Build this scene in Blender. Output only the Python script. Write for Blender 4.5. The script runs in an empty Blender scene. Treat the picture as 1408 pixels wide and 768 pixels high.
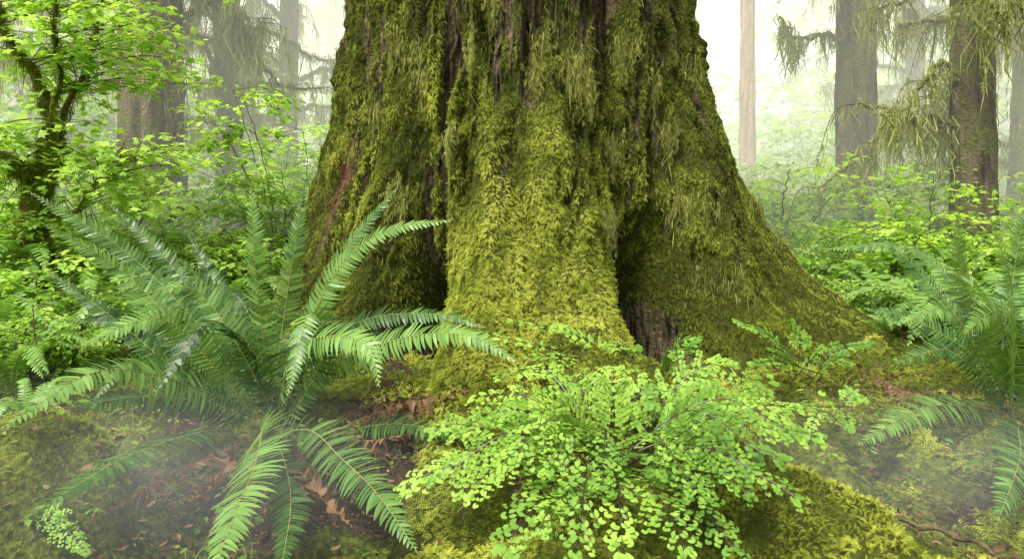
import bpy, math, numpy as np
from mathutils import Vector
rng=np.random.default_rng(11)
F=1000.; H=1.2
def W(px,py,d): return np.array([(px-704)/F*d, d, H-(py-290)/F*d])
def nrm(a): return a/(np.linalg.norm(a,axis=-1,keepdims=True)+1e-9)
_t=np.random.default_rng(3).random(65536)*2-1
def _h(i,j,k,s): return _t[(i*73856093 ^ j*19349663 ^ k*83492791 ^ (s*2654435+17))&65535]
def noise(x,y,z=0.0,s=0):
    x,y,z=np.broadcast_arrays(np.asarray(x,float),np.asarray(y,float),np.asarray(z,float))
    xi=np.floor(x).astype(np.int64);yi=np.floor(y).astype(np.int64);zi=np.floor(z).astype(np.int64)
    u=x-xi;v=y-yi;w=z-zi
    u=u*u*(3-2*u);v=v*v*(3-2*v);w=w*w*(3-2*w)
    r=0
    for a in (0,1):
        for b in (0,1):
            for c in (0,1):
                r=r+_h(xi+a,yi+b,zi+c,s)*(u if a else 1-u)*(v if b else 1-v)*(w if c else 1-w)
    return r
def fbm(x,y,z=0.0,s=0,o=4):
    r=0;a=.55
    for i in range(o):
        r=r+a*noise(x*2**i+i*7.3,y*2**i+i*3.1,np.asarray(z)*2**i,s+i);a*=.5
    return r
def sst(a,b,x):
    t=np.clip((x-a)/(b-a),0,1);return t*t*(3-2*t)

# ---------------------------------------------------------------- mesh helpers
class B:
    def __init__(s): s.V=[];s.P=[];s.M=[];s.T=[];s.n=0
    def add(s,V,P,tint=.5,mat=0):
        V=np.asarray(V).reshape(-1,3)
        if not isinstance(P,list): P=[P]
        for p in P:
            s.P.append(np.asarray(p)+s.n); s.M.append(np.full(len(p),mat))
        s.V.append(V); s.T.append(np.broadcast_to(np.asarray(tint,float),(len(V),)).copy()); s.n+=len(V)
    def make(s,name,mats,parent=None,smooth=False,loc=None,extra=None):
        V=np.concatenate(s.V).astype(np.float32)
        if loc is not None: V=V-np.asarray(loc,np.float32)
        me=bpy.data.meshes.new(name)
        me.vertices.add(len(V)); me.vertices.foreach_set('co',V.ravel())
        li=np.concatenate([p.ravel() for p in s.P]).astype(np.int32)
        tot=np.concatenate([np.full(len(p),p.shape[1]) for p in s.P])
        st=np.concatenate([[0],np.cumsum(tot)[:-1]]).astype(np.int32)
        me.loops.add(len(li)); me.loops.foreach_set('vertex_index',li)
        me.polygons.add(len(tot)); me.polygons.foreach_set('loop_start',st)
        me.polygons.foreach_set('material_index',np.concatenate(s.M).astype(np.int32))
        me.polygons.foreach_set('use_smooth',np.full(len(tot),smooth))
        me.update(calc_edges=True)
        a=me.attributes.new('tint','FLOAT','POINT'); a.data.foreach_set('value',np.concatenate(s.T).astype(np.float32))
        if extra:
            for k,v in extra.items():
                a=me.attributes.new(k,'FLOAT','POINT'); a.data.foreach_set('value',v.astype(np.float32))
        for m in mats: me.materials.append(m)
        ob=bpy.data.objects.new(name,me); bpy.context.scene.collection.objects.link(ob)
        if loc is not None: ob.location=loc
        if parent is not None: ob.parent=parent; ob.location=(0,0,0) if loc is None else ob.location
        return ob
def empty(name,loc,label,cat,group=None):
    e=bpy.data.objects.new(name,None); e.empty_display_size=.2; e.location=loc
    bpy.context.scene.collection.objects.link(e); e['label']=label; e['category']=cat
    if group: e['group']=group
    return e
def tag(o,label,cat,group=None):
    o['label']=label;o['category']=cat
    if group:o['group']=group
def curve(pts,n=40):
    p=np.asarray(pts,float)
    if len(p)==2: return p[0]+(p[1]-p[0])*np.linspace(0,1,n)[:,None]
    q=np.vstack([2*p[0]-p[1],p,2*p[-1]-p[-2]])
    d=np.r_[0,np.cumsum(np.linalg.norm(np.diff(p,axis=0),axis=1))]
    t=np.linspace(0,d[-1],n); out=[]
    for x in t:
        i=min(np.searchsorted(d,x,side='right')-1,len(p)-2)
        u=(x-d[i])/(d[i+1]-d[i])
        a,b,c,e=q[i:i+4]
        out.append(.5*((2*b)+(-a+c)*u+(2*a-5*b+4*c-e)*u*u+(-a+3*b-3*c+e)*u**3))
    return np.array(out)
def gridq(n,k,wrap=False):
    i=np.arange(n-1)[:,None];j=np.arange(k if wrap else k-1)[None,:];j2=(j+1)%k
    return np.stack([i*k+j,i*k+j2,(i+1)*k+j2,(i+1)*k+j],-1).reshape(-1,4)
def tube(P,r,k=8):
    P=np.asarray(P);n=len(P);r=np.broadcast_to(r,(n,))
    T=nrm(np.gradient(P,axis=0)); ref=np.array([0,0,1.]) if abs(T[n//2,2])<.8 else np.array([1.,0,0])
    S=nrm(np.cross(T,ref));N=np.cross(S,T)
    a=np.arange(k)/k*2*np.pi
    V=P[:,None]+r[:,None,None]*(np.cos(a)[None,:,None]*S[:,None]+np.sin(a)[None,:,None]*N[:,None])
    return V.reshape(-1,3),gridq(n,k,True)
def scat(TV,TP,pos,X,Y,Z,s):
    n=len(pos);m=len(TV);s=np.broadcast_to(s,(n,))[:,None,None]
    V=pos[:,None]+s*(TV[None,:,0:1]*X[:,None]+TV[None,:,1:2]*Y[:,None]+TV[None,:,2:3]*Z[:,None])
    P=(TP[None]+(np.arange(n)*m)[:,None,None]).reshape(-1,TP.shape[1])
    return V.reshape(-1,3),P
def frames(D,N):
    X=nrm(D);Y=nrm(np.cross(N,X));Z=np.cross(X,Y);return X,Y,Z

# ---------------------------------------------------------------- materials
def newmat(name):
    m=bpy.data.materials.new(name);m.use_nodes=True;nt=m.node_tree
    return m,nt,nt.nodes['Principled BSDF'],nt.nodes['Material Output']
def ramp(nt,stops):
    r=nt.nodes.new('ShaderNodeValToRGB');e=r.color_ramp.elements
    while len(e)<len(stops): e.new(.5)
    for k,(p,c) in enumerate(stops): e[k].position=p;e[k].color=(*c,1)
    return r
def leafmat(name,stops,trans=.35,rough=.5,spec=.3,nscale=6,namt=.35,tcol=(1.25,1.35,.6)):
    m,nt,bs,out=newmat(name);L=nt.links.new
    at=nt.nodes.new('ShaderNodeAttribute');at.attribute_name='tint'
    tc=nt.nodes.new('ShaderNodeTexCoord');no=nt.nodes.new('ShaderNodeTexNoise');no.inputs['Scale'].default_value=nscale
    L(tc.outputs['Object'],no.inputs['Vector'])
    ma=nt.nodes.new('ShaderNodeMath');ma.operation='MULTIPLY_ADD';L(no.outputs['Fac'],ma.inputs[0]);ma.inputs[1].default_value=namt;
    sb=nt.nodes.new('ShaderNodeMath');sb.operation='SUBTRACT';L(at.outputs['Fac'],sb.inputs[0]);sb.inputs[1].default_value=namt/2
    L(sb.outputs[0],ma.inputs[2])
    r=ramp(nt,stops);L(ma.outputs[0],r.inputs['Fac']);L(r.outputs['Color'],bs.inputs['Base Color'])
    bs.inputs['Roughness'].default_value=rough;bs.inputs['Specular IOR Level'].default_value=spec
    tr=nt.nodes.new('ShaderNodeBsdfTranslucent');mx=nt.nodes.new('ShaderNodeMix');mx.data_type='RGBA';mx.blend_type='MULTIPLY'
    mx.inputs['Factor'].default_value=1;L(r.outputs['Color'],mx.inputs[6]);mx.inputs[7].default_value=(*tcol,1);L(mx.outputs[2],tr.inputs['Color'])
    ms=nt.nodes.new('ShaderNodeMixShader');ms.inputs[0].default_value=trans;L(bs.outputs[0],ms.inputs[1]);L(tr.outputs[0],ms.inputs[2]);L(ms.outputs[0],out.inputs['Surface'])
    return m
def barkmat(name,c1,c2,mossc,mscale=1.2,mlev=.5,attr=None,stretch=.15,scale=9,bump=.6):
    m,nt,bs,out=newmat(name);L=nt.links.new
    tc=nt.nodes.new('ShaderNodeTexCoord');mp=nt.nodes.new('ShaderNodeMapping');mp.inputs['Scale'].default_value=(1,1,stretch)
    L(tc.outputs['Object'],mp.inputs['Vector'])
    n1=nt.nodes.new('ShaderNodeTexNoise');n1.inputs['Scale'].default_value=scale;n1.inputs['Detail'].default_value=8;n1.inputs['Roughness'].default_value=.65;L(mp.outputs[0],n1.inputs['Vector'])
    r1=ramp(nt,[(.38,c1),(.66,c2)]);L(n1.outputs['Fac'],r1.inputs['Fac'])
    n2=nt.nodes.new('ShaderNodeTexNoise');n2.inputs['Scale'].default_value=mscale;n2.inputs['Detail'].default_value=6;n2.inputs['Roughness'].default_value=.7;L(tc.outputs['Object'],n2.inputs['Vector'])
    mm=ramp(nt,[(mlev-.06,(0,0,0)),(mlev+.06,(1,1,1))])
    if attr:
        at=nt.nodes.new('ShaderNodeAttribute');at.attribute_name=attr;L(at.outputs['Fac'],mm.inputs['Fac'])
    else: L(n2.outputs['Fac'],mm.inputs['Fac'])
    n3=nt.nodes.new('ShaderNodeTexNoise');n3.inputs['Scale'].default_value=30;n3.inputs['Detail'].default_value=5;L(tc.outputs['Object'],n3.inputs['Vector'])
    r3=ramp(nt,[(.3,tuple(.35*x for x in mossc)),(.75,mossc)]);L(n3.outputs['Fac'],r3.inputs['Fac'])
    mx=nt.nodes.new('ShaderNodeMix');mx.data_type='RGBA';L(mm.outputs['Color'],mx.inputs['Factor']);L(r1.outputs['Color'],mx.inputs[6]);L(r3.outputs['Color'],mx.inputs[7])
    L(mx.outputs[2],bs.inputs['Base Color']);bs.inputs['Roughness'].default_value=.9;bs.inputs['Specular IOR Level'].default_value=.1
    bp=nt.nodes.new('ShaderNodeBump');bp.inputs['Strength'].default_value=bump;bp.inputs['Distance'].default_value=.03
    ad=nt.nodes.new('ShaderNodeMath');ad.operation='ADD';L(n1.outputs['Fac'],ad.inputs[0]);L(n3.outputs['Fac'],ad.inputs[1]);L(ad.outputs[0],bp.inputs['Height']);L(bp.outputs[0],bs.inputs['Normal'])
    return m,nt,mx,bs
M_moss=leafmat('moss_sprigs',[(0,(.022,.030,.006)),(.35,(.105,.13,.017)),(.65,(.28,.33,.035)),(1,(.56,.58,.10))],.38,.85,.08,9,.35,(1.1,1.15,.7))
M_hang=leafmat('hanging_moss_fibre',[(0,(.08,.085,.025)),(.5,(.26,.275,.065)),(1,(.47,.47,.14))],.35,.85,.1,5,.3,(1.1,1.1,.7))
M_fern=leafmat('fern_leaf',[(0,(.014,.040,.010)),(.5,(.054,.130,.025)),(1,(.19,.34,.07))],.36,.42,.45,3,.35,(1.3,1.3,.6))
M_stem=leafmat('fern_stem',[(0,(.05,.045,.015)),(1,(.28,.27,.08))],.0,.6,.3)
M_dead=leafmat('dead_fern_leaf',[(0,(.045,.024,.012)),(.5,(.14,.075,.036)),(1,(.31,.19,.10))],.2,.7,.2,8,.3,(1.1,1,.8))
M_maid=leafmat('maidenhair_leaf',[(0,(.04,.10,.012)),(.5,(.15,.30,.035)),(1,(.36,.54,.08))],.4,.55,.25,7,.5,(1.2,1.25,.6))
M_dark=leafmat('dark_stem',[(0,(.012,.008,.006)),(1,(.05,.03,.02))],0,.4,.4)
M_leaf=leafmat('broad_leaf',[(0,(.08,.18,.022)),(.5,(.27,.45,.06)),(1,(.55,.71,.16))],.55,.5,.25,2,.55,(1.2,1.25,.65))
M_need=leafmat('needle_moss',[(0,(.09,.10,.03)),(.5,(.28,.30,.10)),(1,(.50,.52,.20))],.4,.8,.1,1.5,.4,(1.1,1.1,.8))
M_twig,_,_,_=barkmat('twig_bark',(.05,.045,.02),(.12,.11,.05),(.14,.16,.03),3,.5)
M_barkA,_,_,_=barkmat('brown_bark',(.022,.015,.009),(.19,.14,.088),(.14,.15,.035),1.6,.52,scale=8,bump=1)
M_barkB,_,_,_=barkmat('rusty_bark',(.16,.085,.05),(.42,.23,.13),(.08,.09,.02),1.0,.66)
M_barkM,_,_,_=barkmat('mossy_bark',(.03,.022,.012),(.12,.085,.05),(.18,.20,.04),1.5,.45)
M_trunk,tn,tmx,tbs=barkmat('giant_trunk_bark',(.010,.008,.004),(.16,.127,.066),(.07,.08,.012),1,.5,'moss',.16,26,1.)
at=tn.nodes.new('ShaderNodeAttribute');at.attribute_name='tint'
m2=tn.nodes.new('ShaderNodeMix');m2.data_type='RGBA';tn.links.new(at.outputs['Fac'],m2.inputs['Factor']);tn.links.new(tmx.outputs[2],m2.inputs[6]);m2.inputs[7].default_value=(.14,.052,.035,1)
tn.links.new(m2.outputs[2],tbs.inputs['Base Color'])

M_gr,nt,bs,out=newmat('forest_floor');L=nt.links.new
tc=nt.nodes.new('ShaderNodeTexCoord')
n1=nt.nodes.new('ShaderNodeTexNoise');n1.inputs['Scale'].default_value=1.1;n1.inputs['Detail'].default_value=7;n1.inputs['Roughness'].default_value=.65;L(tc.outputs['Object'],n1.inputs['Vector'])
n2=nt.nodes.new('ShaderNodeTexNoise');n2.inputs['Scale'].default_value=35;n2.inputs['Detail'].default_value=8;L(tc.outputs['Object'],n2.inputs['Vector'])
rs=ramp(nt,[(.3,(.012,.008,.005)),(.6,(.045,.03,.017)),(.8,(.12,.078,.045))]);L(n2.outputs['Fac'],rs.inputs['Fac'])
rm=ramp(nt,[(.3,(.03,.038,.006)),(.7,(.12,.14,.02))]);L(n2.outputs['Fac'],rm.inputs['Fac'])
at=nt.nodes.new('ShaderNodeAttribute');at.attribute_name='moss'
ad=nt.nodes.new('ShaderNodeMath');L(at.outputs['Fac'],ad.inputs[0]);L(n1.outputs['Fac'],ad.inputs[1])
rr=ramp(nt,[(.85,(0,0,0)),(1.,(1,1,1))]);L(ad.outputs[0],rr.inputs['Fac'])
mx=nt.nodes.new('ShaderNodeMix');mx.data_type='RGBA';L(rr.outputs['Color'],mx.inputs['Factor']);L(rs.outputs['Color'],mx.inputs[6]);L(rm.outputs['Color'],mx.inputs[7]);L(mx.outputs[2],bs.inputs['Base Color'])
bs.inputs['Roughness'].default_value=.95;bs.inputs['Specular IOR Level'].default_value=.1
bp=nt.nodes.new('ShaderNodeBump');bp.inputs['Distance'].default_value=.04;bp.inputs['Strength'].default_value=.8;L(n2.outputs['Fac'],bp.inputs['Height']);L(bp.outputs[0],bs.inputs['Normal'])

# ---------------------------------------------------------------- ground
CX,CY=.04,6.3
def hgt(x,y):
    g=lambda a,b,h,r,q=1.:h*np.exp(-(((x-a)/r)**2+((y-b)/(r*q))**2))
    z=.07*fbm(x*1.6,y*1.6,s=5)+.12*noise(x*.35,y*.35,s=9)*sst(5,12,y+abs(x))
    z=z-.13*np.clip(3.7-y,0,2.6)
    z=z+g(-1.85,2.7,.50,.42)+g(-1.15,2.3,.14,.3)+g(2.1,3.2,.12,.6)+g(1.35,4.3,.12,.6)+g(-1.0,4.6,.12,.8)+g(2.4,5.6,.22,.9)+g(.55,3.0,.16,.45,1.4)
    z=z-g(1.85,2.8,.08,.25,1.6)+g(1.05,2.6,.10,.3,1.5)+g(.75,3.2,.11,.3)+g(2.2,2.9,.10,.25)+g(1.35,2.2,.05,.3)
    near=sst(11,6,y)
    z=z+.09*np.maximum(noise(x*4.2,y*4.2,s=21)+.15,0)*near+.055*noise(x*8,y*8,s=23)*near+.022*noise(x*18,y*18,s=24)*near
    return z
def mossmask(x,y):
    m=.70+.85*fbm(x*1.5,y*1.5,s=31)+.25*noise(x*4.2,y*4.2,s=21)
    m=m+.5*np.exp(-(((x+1.9)/.75)**2+((y-2.8)/.75)**2))+.15*sst(.9,1.6,x)-.5*np.exp(-(((x+.85)/.42)**2+((y-3.3)/.4)**2))+.3*np.exp(-(((x+.7)/.6)**2+((y-2.3)/.4)**2))+.4*np.exp(-(((x-1.05)/.35)**2+((y-2.6)/.5)**2))
    m=m-.4*np.exp(-(((x-2.1)/.45)**2+((y-4.4)/.4)**2))-.3*np.exp(-(((x-1.75)/.15)**2+((y-2.9)/.5)**2))
    return np.clip(m,0,1)
s=np.linspace(-1,1,680);gx=8*s+150*s**5
t=np.linspace(0,1,680);gy=-6+16*t+180*t**5
X,Y=np.meshgrid(gx,gy);Z=hgt(X,Y)
b=B();b.add(np.stack([X,Y,Z],-1).reshape(-1,3),gridq(680,680),0)
g=b.make('ground',[M_gr],smooth=True,extra={'moss':mossmask(X,Y).ravel()});g['kind']='structure'

# ---------------------------------------------------------------- giant tree
def adiff(a,b): return (a-b+np.pi)%(2*np.pi)-np.pi
D=math.radians
def base_r(th,z):
    zz=np.maximum(z,-.3)
    R=1.29+.50*np.exp(-zz/1.15)
    R=R+.8*np.exp(-zz/.95)*np.exp(-(abs(adiff(th,D(-168)))/D(20))**2)*.75
    R=R+1.38*np.exp(-zz/1.0)*np.exp(-(abs(adiff(th,D(-10)))/D(22))**2)+.8*np.exp(-np.maximum(zz,-.1)/.28)*np.exp(-(abs(adiff(th,D(-14)))/D(12))**2)
    R=R+1.7*np.exp(-zz/.72)*np.exp(-(abs(adiff(th,D(-87)))/D(15.5))**4)
    R=R+.5*np.exp(-zz/.8)*np.exp(-(abs(adiff(th,D(-139)))/D(12))**2)
    R=R+.6*np.exp(-zz/.9)*np.exp(-(abs(adiff(th,D(-37)))/D(8))**2)
    R=R+.9*np.exp(-zz/.7)*np.exp(-(abs(adiff(th,D(60)))/D(18))**2)+.8*np.exp(-zz/.7)*np.exp(-(abs(adiff(th,D(130)))/D(18))**2)
    R=R-1.0*np.exp(-(np.maximum(zz-.15,0)/.6)**2)*np.exp(-(abs(adiff(th,D(-114)))/D(7.5))**4)
    R=R-1.15*np.exp(-(np.maximum(zz-.15,0)/.66)**2)*np.exp(-(abs(adiff(th,D(-57)))/D(9))**4)
    R=R-.4*np.exp(-(np.maximum(zz-.1,0)/.7)**2)*np.exp(-(abs(adiff(th,D(-25)))/D(4))**2)
    R=R+.30*(.5-abs(noise(th*15+z*.8,z*.35,0,s=97)))*np.exp(-zz/1.1)*np.exp(-(abs(adiff(th,D(-20)))/D(28))**4)
    return R
def trunkf(th,z):
    R=base_r(th,z)
    cx,cy=np.cos(th),np.sin(th)
    wob=.13*fbm(cx*2.5,cy*2.5,z*.6,s=40)
    u=th*8+1.0*noise(cx*3,cy*3,z*.7,s=44)
    rid=1-abs(noise(u,z*.35,0,s=46))*2
    u2=th*24+2.*noise(cx*5,cy*5,z*1.3,s=48)
    rid2=1-abs(noise(u2,z*.8,0,s=50))*2
    fine=1-abs(noise(th*75+noise(th*9,z*5,s=1)*2,z*3.5,0,s=52))*2
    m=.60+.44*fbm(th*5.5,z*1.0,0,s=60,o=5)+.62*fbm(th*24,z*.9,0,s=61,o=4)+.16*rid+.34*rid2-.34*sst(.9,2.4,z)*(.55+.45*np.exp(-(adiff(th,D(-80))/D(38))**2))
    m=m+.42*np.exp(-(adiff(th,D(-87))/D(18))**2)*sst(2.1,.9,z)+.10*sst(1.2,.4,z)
    m=m-.8*np.exp(-(np.maximum(z-.05,0)/.58)**2)*(np.exp(-(adiff(th,D(-114))/D(6.5))**4)+np.exp(-(adiff(th,D(-57))/D(8.5))**4))  # root hollows bare of moss; the dark bark also paints in their shade
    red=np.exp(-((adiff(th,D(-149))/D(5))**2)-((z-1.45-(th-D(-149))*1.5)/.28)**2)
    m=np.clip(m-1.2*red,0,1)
    ms=sst(.3,.6,m)
    lump=np.maximum(fbm(th*10,z*2.6,0,s=63),-.25)
    R=R+wob+.085*rid+.065*rid2*(1-.2*ms)+.025*fine*(1-.6*ms)+ms*(.02+.065*lump+.035*noise(th*26,z*7,0,s=66)+.018*noise(th*55,z*16,0,s=67))
    return R,m,red
def tsurf(th,z):
    R,m,red=trunkf(th,z)
    return np.stack([CX+R*np.cos(th),CY+R*np.sin(th),z+0*th],-1),m,red
th=np.r_[np.linspace(D(-205),D(25),950,endpoint=False),np.linspace(D(25),D(155),110,endpoint=False)]
zz=np.r_[np.linspace(-.45,3.4,520),np.linspace(3.5,13,60)]
TH,ZZ=np.meshgrid(th,zz)
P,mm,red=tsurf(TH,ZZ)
tree=empty('giant_spruce_tree',(CX,CY,0),'massive moss-covered old spruce trunk with flaring buttress roots','tree')
def child(b,name,mats,par,smooth=False,extra=None):
    o=b.make(name,mats,smooth=smooth,loc=tuple(par.location),extra=extra)
    o.parent=par;o.location=(0,0,0);return o
b=B();b.add(P.reshape(-1,3),gridq(len(zz),len(th),True),(red*sst(.1,.4,fbm(TH*12,ZZ*4,s=3)+.5)).ravel())
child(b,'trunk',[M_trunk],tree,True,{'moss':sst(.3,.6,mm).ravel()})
RC=curve([(.16,4.6,.30),(.32,3.9,.22),(.62,3.3,.08),(.98,2.8,-.02),(1.3,2.3,-.10),(1.62,1.7,-.22)],120)
rr_=np.interp(np.linspace(0,1,120),[0,.3,.6,.85,1],[.42,.34,.24,.17,.10])
def rootsurf(t,a):
    i=t*119;P=np.stack([np.interp(i,np.arange(120),RC[:,k]) for k in range(3)],-1)
    T=nrm(np.gradient(RC,axis=0));Tt=nrm(np.stack([np.interp(i,np.arange(120),T[:,k]) for k in range(3)],-1))
    S=nrm(np.cross(Tt,np.array([0,0,1.])));N=np.cross(S,Tt);n=np.cos(a)[...,None]*S+np.sin(a)[...,None]*N
    r=np.interp(i,np.arange(120),rr_)
    q=P+n*r[...,None]
    r=r+.09*fbm(q[...,0]*3,q[...,1]*3,q[...,2]*3,s=70)+.04*noise(q[...,0]*9,q[...,1]*9,q[...,2]*9,s=72)
    return P+n*r[...,None],n,Tt
tt,aa=np.meshgrid(np.linspace(0,1,200),np.linspace(0,2*np.pi,80,endpoint=False),indexing='ij')
q,_,_=rootsurf(tt,aa)
b=B();b.add(q.reshape(-1,3),gridq(200,80,True),0)
child(b,'root',[M_trunk],tree,True,{'moss':np.ones(200*80)})
def sprig(np_=6,curl=.35):
    V=[];Pn=[]
    for i in range(np_):
        x=i/np_;L=.36*(1-x)**.6+.06
        z=-curl*x*x
        for sgn in (-1,1):
            k=len(V)
            V+= [(x-.03,0,z),(x+.10,0,z-.02),(x+.22+.05*sgn*.3,sgn*L,z-.12-.1*x)]
            Pn.append((k,k+1,k+2))
    k=len(V);V+=[(0,-.02,0),(0,.02,0),(1.08,0,-curl)];Pn.append((k,k+1,k+2))
    return np.array(V),np.array(Pn)
SV,SP=sprig(5);SV4,SP4=sprig(4)
def addsprigs(b,pos,n,size,tint,down=.8,out=.5,rnd=.45,TV=SV,TP=SP,g=np.array([0,0,-1.]),tip=.24):
    k=len(pos);t=g-(n@g)[:,None]*n
    Dv=down*t+out*n+rng.normal(0,rnd,(k,3))
    Dv[(Dv*n).sum(1)<.05]+=n[(Dv*n).sum(1)<.05]*.3
    nn=n+rng.normal(0,.35,(k,3))
    X_,Y_,Z_=frames(Dv,nn)
    V,Pq=scat(TV,TP,pos,X_,Y_,Z_,size)
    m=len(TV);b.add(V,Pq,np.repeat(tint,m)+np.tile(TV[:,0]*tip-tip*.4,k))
def tnormal(th_,z_,e=.012):
    a,_,_=tsurf(th_+e,z_);c,_,_=tsurf(th_-e,z_);u,_,_=tsurf(th_,z_+e);d,_,_=tsurf(th_,z_-e)
    return nrm(np.cross(a-c,u-d))
b=B()
N=420000
th_=rng.uniform(D(-203),D(23),N);z_=3.3*rng.random(N)**1.25-.05
p,m,_=tsurf(th_,z_)
dm=fbm(p[:,0]*3,p[:,1]*3,p[:,2]*1.5,s=80)+.4*noise(p[:,0]*14,p[:,1]*14,p[:,2]*9,s=81)
keep=(rng.random(N)<sst(.36,.66,m)*(.82+.5*dm)*np.clip(base_r(th_,z_)/2.2,.5,1))
th_,z_,p,m,dm=th_[keep],z_[keep],p[keep],m[keep],dm[keep];n_=tnormal(th_,z_)
front=np.exp(-(adiff(th_,D(-87))/D(19))**2)*sst(1.9,.9,z_)
lumpv=fbm(th_*10,z_*2.6,0,s=63)+.7*noise(th_*26,z_*7,0,s=66)+.3*noise(th_*55,z_*16,0,s=67)
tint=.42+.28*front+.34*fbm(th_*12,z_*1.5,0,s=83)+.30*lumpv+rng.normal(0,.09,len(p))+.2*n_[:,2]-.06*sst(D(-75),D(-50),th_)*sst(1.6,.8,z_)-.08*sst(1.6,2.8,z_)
size=rng.uniform(.012,.034,len(p))*(1+.25*front)
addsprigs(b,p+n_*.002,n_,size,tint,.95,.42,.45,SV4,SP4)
print('trunk sprigs',len(p))
t_=rng.random(30000);a_=rng.uniform(D(-40),D(220),30000);q,n_,_=rootsurf(t_,a_)
addsprigs(b,q,n_,rng.uniform(.014,.028,30000),.46+.35*fbm(q[:,0]*3,q[:,1]*3,s=85)+.3*noise(q[:,0]*9,q[:,1]*9,q[:,2]*9,s=72)+.15*n_[:,2]+rng.normal(0,.09,30000),.4,.7,.6)
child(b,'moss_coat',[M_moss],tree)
def strands(b,pos,L,w,tint,drift=.12,seg=4):
    k=len(pos);a=rng.uniform(0,np.pi,k);side=np.stack([np.cos(a),np.sin(a),0*a],-1)
    dr=rng.normal(0,drift,(k,3));dr[:,2]=0;dr2=rng.normal(0,drift*.8,(k,3));dr2[:,2]=0
    sv=np.linspace(0,1,seg);wv=np.interp(sv,[0,.3,.7,1],[.5,1,.75,.08])
    c=pos[:,None]+L[:,None,None]*(sv[None,:,None]*np.array([0,0,-1.])+dr[:,None]*(sv[None,:,None]**2)+dr2[:,None]*np.sin(sv*6)[None,:,None])
    o=(w[:,None]*wv)[...,None]*side[:,None]
    V=np.stack([c-o,c+o],2).reshape(-1,3)
    q=np.array([[2*i,2*i+1,2*i+3,2*i+2] for i in range(seg-1)])
    Pq=(q[None]+(np.arange(k)*2*seg)[:,None,None]).reshape(-1,4)
    b.add(V,Pq,np.repeat(tint,2*seg))
b=B()
for (px,py,wd,ln) in [(745,60,.06,.38),(735,95,.05,.22),(795,85,.07,.38),(810,110,.05,.25),(675,5,.05,.25),(560,110,.05,.32),(545,70,.05,.3),(610,190,.06,.22),(955,90,.05,.3),(978,150,.06,.3),(920,180,.07,.25),(870,60,.05,.25),(500,150,.05,.25),(470,200,.05,.25),(850,200,.07,.25),(930,280,.09,.3),(1000,270,.06,.25),(520,60,.05,.25),(900,110,.05,.25),(1010,330,.08,.22),(950,380,.08,.2),(1060,390,.1,.16),(540,260,.06,.25),(840,300,.07,.22),(640,60,.04,.2)]:
    d=5.0
    for _ in range(3):
        x=(px-704)/F*d;sn=np.clip((x-CX)/1.6,-.97,.97);t0=-np.pi/2+math.asin(sn);z0=H-(py-290)/F*d
        d=float(tsurf(np.array([t0]),np.array([z0]))[0][0,1])
    k=int(150*wd/.06)
    t1=t0+rng.normal(0,wd/1.9,k)*.8;z1=z0+rng.normal(0,.06,k)
    p,_,_=tsurf(t1,z1);n1_=nrm(np.stack([np.cos(t1),np.sin(t1),0*t1],-1))
    prof=np.exp(-((t1-t0)/(wd/1.9*.8))**2/2)
    off=rng.uniform(.01,.06,k)
    strands(b,p+n1_*off[:,None],ln*(.3+.7*prof)*rng.uniform(.4,1.1,k),rng.uniform(.0015,.004,k),.45+rng.normal(0,.2,k),.12,6)
    k2=int(k*2);ii=rng.integers(0,k,k2);pp_=p[ii]+n1_[ii]*(off[ii]+.01)[:,None];pp_[:,2]-=ln*prof[ii]*rng.random(k2)*.85
    addsprigs(b,pp_,n1_[ii],rng.uniform(.016,.036,k2),.5+rng.normal(0,.15,k2),1.,.25,.4)
k=12000;t1=rng.uniform(D(-190),D(10),k);z1=rng.uniform(.5,3.3,k);p,m,_=tsurf(t1,z1)
kp=(m>.45)&(fbm(t1*8,z1*2.5,s=90)>.0);p=p[kp];t1=t1[kp];k=len(p)
strands(b,p+np.stack([np.cos(t1),np.sin(t1),0*t1],-1)*.02,rng.uniform(.04,.14,k),rng.uniform(.001,.0025,k),.42+rng.normal(0,.18,k),.2,5)
child(b,'hanging_moss',[M_hang],tree)

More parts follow.
